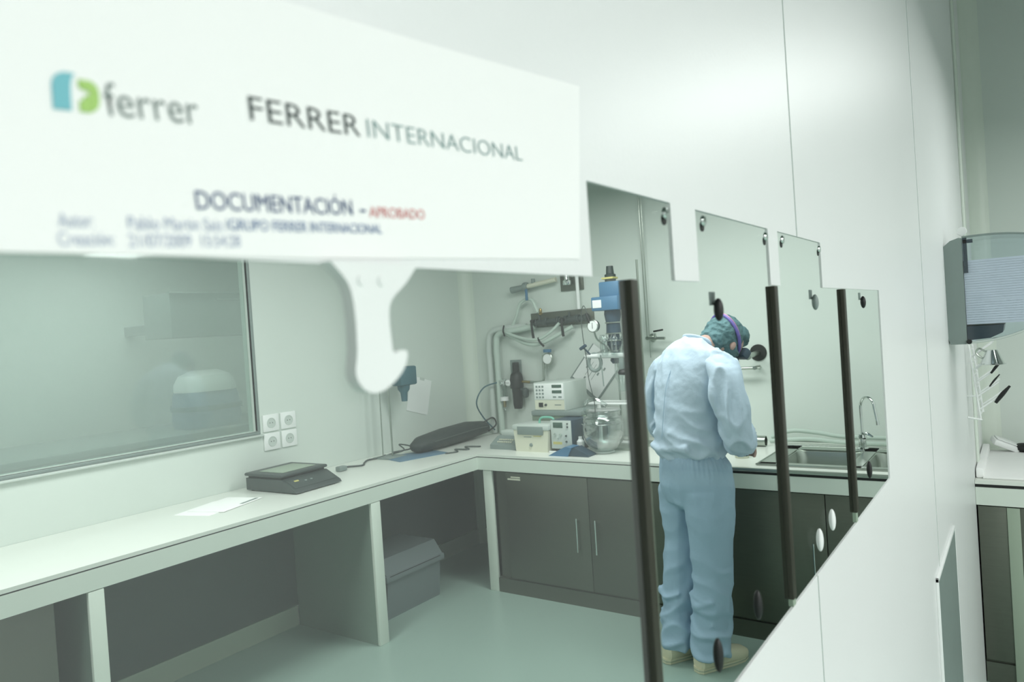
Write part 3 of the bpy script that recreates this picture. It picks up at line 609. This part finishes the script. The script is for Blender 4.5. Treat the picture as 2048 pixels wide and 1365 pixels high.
def cord(pts, r, label, m='grey_dark', plug=None):
    t = thing('extension_lead', label, 'cord', pts[0]); P = [tuple(Vector(p)-Vector(pts[0])) for p in pts]
    obj('lead', tube(B(), P, r, 8, 6), m, t)
    if plug: obj('plug', box(B(), -.022, .022, -.03, .03, -.006, .024, bev=.006), 'grey', t)
    return t
cord([(-3.50, 3.06, .907), (-3.56, 3.14, .906), (-3.49, 3.22, .905), (-3.55, 3.30, .905), (-3.60, 3.38, .905), (-3.58, 3.46, .905), (-3.62, 3.56, .905)], .006, 'dark cord with a plug on the worktop left of the blue mat', plug=1)
cord([(-3.22, 3.72, .905), (-3.18, 3.80, .905), (-3.24, 3.85, .91), (-3.16, 3.90, .905), (-3.24, 3.96, .91), (-3.15, 4.02, .905)], .005, 'small tangled lead on the worktop near the corner, before the black bag')
cord([(-3.61, 3.58, .905), (-3.52, 3.64, .93), (-3.60, 3.68, .96), (-3.50, 3.72, .935), (-3.58, 3.60, .92)], .005, 'loops of dark lead at the foot of the thin stand')

st = thing('retort_stand', 'thin stand with a teal motor block clamped high, beside the black bag', 'stand', (-3.53, 3.54, .9))
obj('base', rb(-.09, .07, -.10, .06, 0, .008, bev=.002), 'grey', st); obj('rod', cyl(B(), (0, 0, .005), (0, 0, .72), .006), 'steel', st)
obj('second_rod', cyl(B(), (-.03, -.06, .005), (-.03, -.05, .66), .004), 'steel', st)
bm = rb(-.05, .05, .08, .24, .47, .60, bev=.012, mtx=None); obj('motor_block', bm, 'teal', st)
obj('motor_neck', lathe(B(), [(.045, .47), (.04, .44), (.025, .42), (.02, .36), (0, .36)], (0, .15, 0)), 'teal', st); obj('clamp_arm', cyl(B(), (0, 0, .55), (0, .10, .55), .008), 'grey', st)
nn = thing('wall_note', 'white sheet of paper hanging askew on the left wall', 'paper', (-3.698, 4.0, 1.24), rot=(math.radians(-16), 0, 0))
obj('sheet', rb(0, .0015, -.10, .13, -.10, .16), 'white', nn, smooth=False); obj('tape', rb(.0015, .0022, .0, .05, .145, .165), 'grey_light', nn, smooth=False)

sc = thing('balance', 'flat dark grey laboratory balance with a sloped control panel, on the left worktop', 'balance', (-3.43, 2.64, .9), rz=math.radians(3))
obj('base', prism(B(), [(-.19, .006), (.215, .006), (.205, .02), (.10, .072), (-.19, .072)], 'y', -.165, .165), 'grey_dark', sc)
obj('weighing_plate', rb(-.20, .105, -.17, .17, .082, .10, bev=.008), 'grey_dark', sc); obj('plate_gap', rb(-.18, .09, -.155, .155, .07, .083), 'black', sc)
obj('pan_top', rb(-.13, .06, -.12, .12, .10, .103, bev=.001), 'skirt', sc)
SL = Matrix.Translation((.15, 0, .0475)) @ Matrix.Rotation(math.radians(26.5), 4, 'Y')
obj('control_panel', rb(-.045, .045, -.15, .15, .0, .003, bev=.001, mtx=SL), 'grey_dark', sc)
for y in (-.04, .0): obj('button', lathe(B(), [(.008, .003), (.007, .008), (0, .008)], (.15, y, .046), 14), 'grey', sc)
obj('yellow_tag', rb(-.02, -.008, -.11, -.08, .003, .0045, mtx=SL), 'yellow', sc)
for x in (-.16, .17):
    for y in (-.14, .14): obj('foot', cyl(B(), (x, y, 0), (x, y, .012), .014), 'black', sc)
pp = thing('paper_sheets', 'loose white sheets on the worktop left of the balance', 'paper', (-3.42, 2.22, .9), rz=.3)
obj('upper_sheet', rb(-.10, .12, -.18, .12, .002, .0035), 'paper', pp, smooth=False); obj('lower_sheet', rb(-.12, .09, -.25, .04, .0, .0015), 'paper', pp, smooth=False)
obj('printed_strip', rb(.085, .105, -.02, .11, .0035, .0042), 'grey', pp, smooth=False)
def socket(y, z, lab):
    t = thing('wall_socket', lab, 'socket', (-3.70, y, z))
    obj('plate', rb(0, .010, -.055, .055, -.05, .05, bev=.003), 'white', t)
    bm = lathe(B(), [(.030, .0101), (.030, .0125), (.026, .0125), (.026, .0104), (0, .0104)], (0, 0, 0), 24, 'x'); obj('socket_face', bm, 'grey_light', t)
    for dy in (-.009, .009): obj('pin_hole', cyl(B(), (.010, dy, 0), (.0112, dy, 0), .003, seg=10), 'grey_dark', t)
for y, z, l in ((2.715, 1.245, 'upper left of the four white wall sockets, beside the window'), (2.84, 1.245, 'upper right of the four white wall sockets, beside the window'),
                (2.715, 1.135, 'lower left of the four white wall sockets, above the balance'), (2.84, 1.135, 'lower right of the four white wall sockets, above the balance')):
    socket(y, z, l)

# ================================================================ ADJOINING ROOM SEEN THROUGH THE LEFT WINDOW
hb = thing('wall_cabinet', 'grey green hanging cabinet seen through the left window', 'cabinet', (-4.78, 2.72, 1.80))
obj('body', rb(-.2, .14, -.03, 1.0, 0, .30, bev=.004), 'grey', hb); obj('top_rail', rb(.12, .16, -.04, 1.0, .295, .31, bev=.003), 'chrome', hb); obj('handle', rb(.14, .15, .30, .55, .25, .256), 'chrome', hb)
obj('hanger', rb(-.95, -.2, .2, .26, .05, .12), 'grey', hb)
cb = thing('side_bench', 'pale bench in the adjoining room behind the window', 'bench', (-4.9, 2.9, 0))
obj('top', rb(-.4, .45, -1.5, 1.6, 1.13, 1.17, bev=.004), 'grey', cb); obj('body', rb(-.38, .40, -1.45, 1.55, 0, 1.13), 'grey', cb)
ce = thing('centrifuge', 'domed white and blue grey machine behind the window', 'machine', (-4.75, 2.97, 1.17))
obj('body', loft(B(), [(0, 0, 0, .17, .20, 0), (0, 0, .06, .18, .21, 0), (0, 0, .22, .17, .20, 0), (0, 0, .25, .15, .19, 0)], expo=3.5), 'blue_mat', ce)
obj('lid', loft(B(), [(0, 0, .25, .17, .20, 0), (0, 0, .30, .17, .20, 0), (0, 0, .36, .14, .17, 0), (0, 0, .395, .07, .09, 0)], expo=2.6), 'white', ce)
obj('vent_band', loft(B(), [(0, 0, .12, .186, .216, 0), (0, 0, .155, .186, .216, 0)], expo=3.5), 'teal', ce)

# ================================================================ CAMERA SIDE: TOWEL DISPENSER, RACK, PANEL
td = thing('towel_dispenser', 'grey paper towel dispenser with a clear smoked cover on the white partition', 'dispenser', (XP1, 2.90, 1.545))
obj('back_case', prism(B(), [(0, .02), (.006, 0), (.052, 0), (.054, .01), (.054, .358), (.045, .36), (.02, .352), (0, .335)], 'y', 0, .25), 'grey', td)
pr = [(.0, .0), (.09, .012), (.17, .040), (.235, .075), (.25, .10), (.25, .30), (.235, .335), (.17, .352), (.09, .361), (.0, .361)]
def shell(pr, t): return pr
bm = B(); P = [tuple(p[:2]) for p in smoothpath([(a, b, 0) for a, b in pr], 3)]
for y in (.0, .25):
    bm.faces.new([bm.verts.new((.055+a, y, b)) for a, b in P])
va = [bm.verts.new((.055+a, 0, b)) for a, b in P]; vb = [bm.verts.new((.055+a, .25, b)) for a, b in P]
for k in range(len(P)-1): bm.faces.new((va[k], va[k+1], vb[k+1], vb[k]))
obj('clear_cover', bm, 'cover', td)
bm = B()
for k in range(27): box(bm, .055, .235+.004*math.sin(k*1.7), .012, .238, .066+k*.008, .0735+k*.008)
obj('paper_towels', bm, 'tissue', td, smooth=False)
obj('inner_tray', prism(B(), [(.055, .012), (.12, .018), (.155, .035), (.16, .060), (.055, .060)], 'y', .006, .244), 'mirror_dark', td)
obj('bottom_rim', tube(B(), [(.055, -.001, .004), (.14, -.001, .014), (.22, -.001, .040), (.29, -.001, .075)], .0035, 8, 5), 'grey_light', td)
obj('top_rim', tube(B(), [(.055, -.001, .361), (.145, -.001, .361), (.225, -.001, .352), (.29, -.001, .335)], .0035, 8, 5), 'grey', td)
obj('inner_post', rb(.056, .068, .004, .02, .24, .358), 'mirror_dark', td); obj('inner_ledge', rb(.056, .085, .004, .02, .340, .352), 'mirror_dark', td)
obj('hinge', cyl(B(), (.060, -.006, .008), (.060, .012, .008), .008), 'black', td)
k_ = thing('key', 'small round white key head standing on top of the towel dispenser', 'key', (XP1+.055, 2.93, 1.906))
obj('bow', lathe(B(), [(.0, -.003), (.014, -.003), (.015, 0), (.014, .003), (0, .003)], (0, 0, .022), 20, 'y'), 'white', k_); obj('shank', rb(-.003, .003, -.002, .002, -.002, .012), 'white', k_)

rk = thing('drying_rack', 'white wire drying rack with slanted pegs on the partition, under the towel dispenser', 'rack', (XP1, 3.62, 1.36))
bm = B(); tube(bm, [(.012, 0, .20), (.045, 0, -.165), (.048, 0, -.17), (.0, -.04, -.155)], .004, 8, 1); tube(bm, [(.012, .22, .20), (.045, .22, -.165)], .004, 8, 1)
for k in range(7):
    z = .18-k*.055; x = .014+(.20-z)*.088; tube(bm, [(x, 0, z), (x, .22, z)], .003, 8, 1)
tube(bm, [(.036, 0, -.07), (0, 0, -.07)], .003, 8, 1)
obj('wire_frame', bm, 'white', rk)
for k in range(6):
    z = .15-k*.055; x = .016+(.20-z)*.088
    for y in (.0, .14): obj('peg', tube(B(), [(x, y, z), (x+.075, y, z+.058)], .0035, 8, 1), 'white', rk)
def dark_stick(x, y, z, lab, L=.05, r=.006):
    o = obj('spatula', tube(B(), [(XP1+x, y, z), (XP1+x+L*.35, y, z+L*.5), (XP1+x+L*.75, y, z+L)], [r*.7, r, r*.5], 10, 4), 'black'); return tag(o, lab, 'utensil', 'black tipped utensils on the drying rack')
dark_stick(.088, 3.615, 1.548, 'black tip at the very top of the drying rack, just under the dispenser', .03)
dark_stick(.075, 3.615, 1.425, 'short black utensil on the drying rack below the steel funnel', .045)
dark_stick(.09, 3.615, 1.385, 'longer black utensil in the middle of the drying rack', .055)
dark_stick(.10, 3.615, 1.262, 'thick black utensil lowest on the drying rack', .07, .009)
dark_stick(.082, 3.615, 1.33, 'thin dark utensil between the middle and lowest ones', .05, .004)
fn = thing('steel_funnel', 'small shiny steel funnel hanging upside down on the drying rack', 'funnel', (XP1+.098, 3.60, 1.425))
obj('cone', lathe(B(), [(.046, 0), (.044, .001), (.020, .058), (.0, .060)], (0, 0, 0), 28), 'chrome', fn); obj('rolled_rim', lathe(B(), [(.045, -.002), (.049, 0), (.045, .003)], (0, 0, 0), 28), 'chrome', fn)
obj('side_loop', tube(B(), [(-.02, 0, .05), (-.045, 0, .065), (-.055, 0, .045), (-.03, 0, .02)], .004, 8, 5), 'steel', fn)

pa = obj('paper_cloth', B() and (lambda b: (box(b, XP1+.03, 1.4, 3.82, 4.52, 0.9005, .910, bev=.002), box(b, XP1+.004, XP1+.035, 3.83, 4.50, .9005, .945, bev=.006))[0])(B()), 'paper'); tag(pa, 'white paper sheet spread over the short worktop right of the partition', 'paper sheet')
sd = thing('soap_tray', 'small white plastic tray tilted against the wall corner', 'tray', (-.135, 4.50, .912), rot=(math.radians(8), math.radians(24), .3))
obj('tray_body', rb(-.06, .06, -.045, .045, .02, .052, bev=.010), 'white', sd); obj('tray_lid', rb(-.052, .052, -.037, .037, .0525, .058, bev=.004), 'white', sd)
o = obj('black_bowl', lathe(B(), [(.0, 0), (.03, .0), (.045, .012), (.044, .028), (.032, .038), (.0, .042)], (-.035, 4.50, .911)), 'black'); tag(o, 'small round black lid right of the white tray', 'lid')

ip = thing('steel_wall_panel', 'narrow grey panel with a white edge low on the white partition', 'panel', (XP1, 2.12, 0.30))
obj('panel_face', rb(0, .006, 0, .52, 0, .68), 'grey', ip, smooth=False)
bm = B(); box(bm, 0, .007, -.008, .0, 0, .69, bev=.001); box(bm, 0, .007, -.008, .528, .68, .690, bev=.001); box(bm, 0, .007, .52, .528, 0, .68, bev=.001)
obj('edge_strip', bm, 'white', ip)

# ================================================================ THE PERSON
pe = thing('person', 'person in pale blue overalls and green hair net bending over the sink', 'person', (-1.40, 3.42, 0), rz=math.radians(-28))
from mathutils import noise as NZ
def bake(o, vox, smooth, fold=None):
    """one continuous surface: voxel remesh, smooth, then folds pushed along the normals"""
    r = o.modifiers.new('r', 'REMESH'); r.mode = 'VOXEL'; r.voxel_size = vox; r.use_smooth_shade = True
    m = o.modifiers.new('s', 'SMOOTH'); m.iterations = smooth; m.factor = .5
    dg = bpy.context.evaluated_depsgraph_get(); dg.update()
    me = bpy.data.meshes.new_from_object(o.evaluated_get(dg)); me.name = o.name
    o.modifiers.clear()
    if fold:
        nr = [v.normal.copy() for v in me.vertices]
        for v, n_ in zip(me.vertices, nr): v.co += n_*fold(v.co, n_)
    for p in me.polygons: p.use_smooth = True
    if not me.materials: me.materials.append(o.data.materials[0])
    o.data = me
def ridge(p, d, f, st, seed=0.0):
    """long soft folds running along direction d"""
    d = Vector(d).normalized(); along = p.dot(d); q = (p-d*along)*f+d*(along*f*st)
    q += Vector((seed, seed*1.7, seed*.3))
    return max(-.6, 1-abs(NZ.noise(q))*4.5)
# body: one continuous surface
bm = B()
loft(bm, [(0, .05, .84, .13, .10, 0), (0, .04, 1.0, .12, .09, 0), (0, .06, 1.2, .14, .095, -.1), (0, .08, 1.38, .16, .09, -.2), (0, .09, 1.5, .13, .07, -.5)])
tube(bm, [(0, .10, 1.50), (0, .165, 1.555), (0, .24, 1.55)], [.062, .055, .06], 16, 4)
HR = Matrix.Rotation(math.radians(-42), 3, 'X')          # the head hangs forward
HC = Vector((0.0, .285, 1.548))
def H(x, y, z): return tuple(HC+HR @ Vector((x, y, z)))
ell(bm, H(0, 0, .03), (.074, .095, .10), HR); ell(bm, H(0, .03, -.055), (.052, .06, .06), HR)
ell(bm, H(0, .105, -.01), (.012, .020, .022), HR); ell(bm, H(0, .088, -.055), (.024, .012, .010), HR)
WR = [(.15, .09, 1.46), (.225, .07, 1.30), (.275, .07, 1.17), (.19, .17, 1.10), (.075, .265, 1.065)]
for s in (-1, 1):
    ell(bm, H(s*.076, -.005, -.005), (.010, .018, .030), HR); ell(bm, H(s*.030, .086, .018), (.014, .010, .009), HR)
    tube(bm, [(s*x, y, z) for x, y, z in WR], [.052, .045, .038, .036, .026], 12, 4)
    tube(bm, [(s*.09, .05, .86), (s*.09, .05, .48), (s*.078, .0, .08)], [.075, .055, .04], 12, 4)
    wx, wy, wz = s*.065, .275, 1.06             # hands with five fingers each, curled round what they hold
    box(bm, wx-.036, wx+.036, wy-.02, wy+.07, wz-.045, wz-.017, bev=.011)
    for j, (dx, L) in enumerate(((-.028, .060), (-.009, .072), (.010, .068), (.029, .052))):
        fx = wx+dx*s; tube(bm, [(fx, wy+.055, wz-.028), (fx, wy+.055+L*.5, wz-.035), (fx, wy+.05+L*.75, wz-.060), (fx, wy+.04+L*.7, wz-.085)], [.009, .0085, .008, .007], 10, 3)
    tube(bm, [(wx-s*.030, wy+.0, wz-.035), (wx-s*.050, wy+.03, wz-.050), (wx-s*.046, wy+.060, wz-.070)], [.011, .010, .008], 10, 3)
body = obj('body', bm, 'skin', pe, label='bare neck and ear between collar and hair net'); bake(body, .006, 3)
# jacket
bm = B()
loft(bm, [(0, .03, 1.01, .155, .125, 0), (0, .03, 1.05, .178, .156, 0), (0, .032, 1.10, .184, .165, 0), (0, .038, 1.17, .182, .160, 0), (0, .045, 1.26, .190, .156, -.08), (0, .058, 1.36, .208, .150, -.15),
          (0, .078, 1.45, .215, .138, -.3), (0, .09, 1.51, .185, .115, -.4), (0, .10, 1.555, .115, .085, -.5), (0, .11, 1.582, .07, .06, -.6)], 36, 2.3)
tube(bm, [(-.13, -.10, 1.085), (.0, -.122, 1.07), (.13, -.095, 1.085)], [.018, .026, .018], 10, 4)
tube(bm, [(-.03, -.10, 1.13), (.05, -.105, 1.155), (.12, -.06, 1.11)], [.012, .024, .014], 10, 4)
tube(bm, [(.02, -.09, 1.27), (.10, -.085, 1.19), (.155, -.03, 1.13)], [.010, .018, .012], 10, 4)
tube(bm, [(.12, -.03, 1.43), (.145, -.045, 1.33), (.15, -.035, 1.23)], [.012, .018, .010], 10, 4)
def fold_j(p, n_):
    low = max(0, min(1, (1.36-p.z)/.25)); hi = max(0, min(1, (p.z-1.30)/.2))
    return .011*low*ridge(p, (1, .2, -.55), 11, .30)+.005*hi*ridge(p, (.5, -.3, -1), 12, .22, 3)-.002+.0015*NZ.noise(p*40)
jk = obj('jacket', bm, 'cloth', pe); bake(jk, .008, 5, fold_j)
for s in (-1, 1):
    bm = B()
    tube(bm, [(s*.125, .085, 1.485), (s*.205, .078, 1.435), (s*.262, .06, 1.31), (s*.285, .062, 1.19), (s*.265, .10, 1.115), (s*.18, .18, 1.085), (s*.09, .255, 1.07)], [.070, .084, .078, .078, .074, .062, .045], 20, 5)
    tube(bm, [(s*.20, .02, 1.44), (s*.235, -.01, 1.33), (s*.25, .0, 1.22)], [.018, .024, .014], 10, 4)
    tube(bm, [(s*.28, .09, 1.42), (s*.335, .08, 1.28), (s*.345, .08, 1.18)], [.014, .018, .012], 10, 4)
    def fold_s(p, n_):
        up = max(0, min(1, (p.z-1.17)/.1))
        return .010*up*ridge(p, (.25*s, -.1, -1), 16, .20, 5)+.011*(1-up)*ridge(p, (-.2*s, .6, .8), 14, .30, 2)-.003
    sl = obj('sleeve', bm, 'cloth', pe); bake(sl, .007, 4, fold_s)
bm = B(); ring0 = []
for lvl in range(3):
    r_ = []
    for k in range(28):
        a = k/28*2*PI; g_ = (.074, .079, .072)[lvl]
        r_.append(bm.verts.new((g_*math.cos(a), .118+(g_-.014)*math.sin(a)-.006*lvl, 1.568+lvl*.016-.022*math.sin(a))))
    ring0.append(r_)
for p_, q_ in zip(ring0, ring0[1:]):
    for k in range(28): bm.faces.new((p_[k], p_[(k+1) % 28], q_[(k+1) % 28], q_[k]))
co = obj('collar', bm, 'cloth', jk); m_ = co.modifiers.new('t', 'SOLIDIFY'); m_.thickness = .007; m_ = co.modifiers.new('s', 'SUBSURF'); m_.levels = 1; m_.render_levels = 1
obj('back_seam', tube(B(), [(-.005, -.142, 1.12), (0, -.124, 1.25), (0, -.096, 1.38), (0, -.045, 1.48), (0, .0, 1.53), (0, .03, 1.565)], .0016, 6, 5), 'cloth_shaded', jk)
# trousers
bm = B()
loft(bm, [(0, .03, 1.06, .14, .115, 0), (0, .03, 1.03, .160, .132, 0), (0, .045, .97, .180, .158, 0), (0, .052, .88, .190, .170, 0), (0, .052, .80, .180, .150, 0), (0, .05, .76, .14, .10, 0)], 32, 2.2)
for s, fo, lo in ((-1, -.05, 0), (1, .012, 0)):
    loft(bm, [(s*.094, .05, .86, .096, .145, 0), (s*.096, .046, .74, .094, .135, 0), (s*.094, .042, .60, .086, .118, 0), (s*.092, .036+fo*.5, .46, .084, .108, 0), (s*.090, .02+fo*.6, .32, .080, .098, 0),
              (s*.086, .008+fo*.8, .20, .080, .10, 0), (s*.084, .002+fo, .11, .084, .106, 0), (s*.084, .0+fo, .062, .082, .104, 0)], 26, 2.1)
    for z, ph in ((.33, 1.5), (.215, .5), (.15, 2.0)):
        tube(bm, [(s*.09-.07, .0+fo*.8-.055, z+.03), (s*.09, -.080+fo*.8, z-.012), (s*.09+.07, .0+fo*.8-.04, z+.02)], [.010, .017, .010], 10, 4)
def fold_t(p, n_):
    k = max(0, min(1, (.55-p.z)/.3)); h = max(0, min(1, (p.z-.92)/.08))
    return (.003+.008*k)*ridge(p, (1, .3, -.35 if p.x > 0 else .35), 9, .35, 1)+.003*ridge(p, (.1, 0, -1), 10, .2, 4)*(1-k)+.004*h*math.sin(math.atan2(p.y, p.x)*46)-.002
tr = obj('trousers', bm, 'cloth_shaded', pe); bake(tr, .008, 5, fold_t)
# hair net, goggles and mask
bm = B(); ell(bm, H(0, -.030, .045), (.090, .105, .100), HR, 28); ell(bm, H(0, -.07, -.015), (.080, .065, .085), HR); ell(bm, H(0, .03, .09), (.075, .075, .055), HR); ell(bm, H(0, .015, -.01), (.083, .070, .070), HR)
hn = obj('hair_net', bm, 'cap', pe); bake(hn, .005, 2, lambda p, n_: .006*ridge(p, (.3, .6, -.7), 22, .5)+.004*NZ.noise(p*55)-.002)
band = []
for k in range(33):
    a = k/32*2*PI; d_ = Vector((math.cos(a), math.sin(a)*.85, -.55*math.sin(a))); t_ = 1/math.sqrt((d_.x/.096)**2+(d_.y/.118)**2+(d_.z/.108)**2)
    band.append(H(d_.x*t_, -.022+d_.y*t_, .042+d_.z*t_))
gs = obj('goggle_strap', tube(B(), band, .0085, 8, 1), 'strap', pe); obj('strap_edge', tube(B(), [tuple(Vector(p)+HR @ Vector((0, 0, .009))) for p in band], .0035, 8, 1), 'strap_edge', gs)
bm = box(B(), -.075, .075, .075, .122, -.005, .05, bev=.014); bmesh.ops.transform(bm, matrix=Matrix.Translation(HC) @ HR.to_4x4(), verts=bm.verts); obj('goggles', bm, 'navy', pe)
bm = B(); ell(bm, H(0, .070, -.055), (.062, .058, .058), HR); obj('face_mask', bm, 'mirror_dark', pe)
for s, fo in ((-1, -.05), (1, .012)):
    sh = obj('shoe', loft(B(), [(s*.084, -.095+fo, .045, .03, .03, PI/2), (s*.084, -.085+fo, .05, .042, .045, PI/2), (s*.084, -.02+fo, .058, .046, .056, PI/2), (s*.086, .06+fo, .052, .050, .048, PI/2), (s*.09, .13+fo, .042, .052, .038, PI/2), (s*.09, .18+fo, .035, .044, .030, PI/2), (s*.09, .205+fo, .030, .022, .018, PI/2)], 24, 2.4), 'shoe', pe)
    so = [(s*.084+x*1.0, y+fo) for x, y in ((-.036, -.09), (-.018, -.105), (.018, -.105), (.036, -.09), (.044, .0), (.052, .10), (.05, .16), (.03, .20), (.008, .21), (-.02, .20), (-.040, .16), (-.045, .10), (-.042, 0))]
    obj('sole', prism(B(), so, 'z', 0.001, .024), 'shoe', sh)
    obj('sole_groove', prism(B(), [(x*1.0+(x-s*.086)*.03, y*1.006) for x, y in so], 'z', .012, .015), 'skirt', sh)
hd = obj('clip_tool', box(B(), -.05, .05, -.02, .02, -.02, .035, bev=.006, mtx=Matrix.Translation((-1.235, 3.735, .995)) @ Matrix.Rotation(-.4, 4, 'Z')), 'grey_dark'); tag(hd, 'dark tool held in the hands of the person over the sink', 'tool')
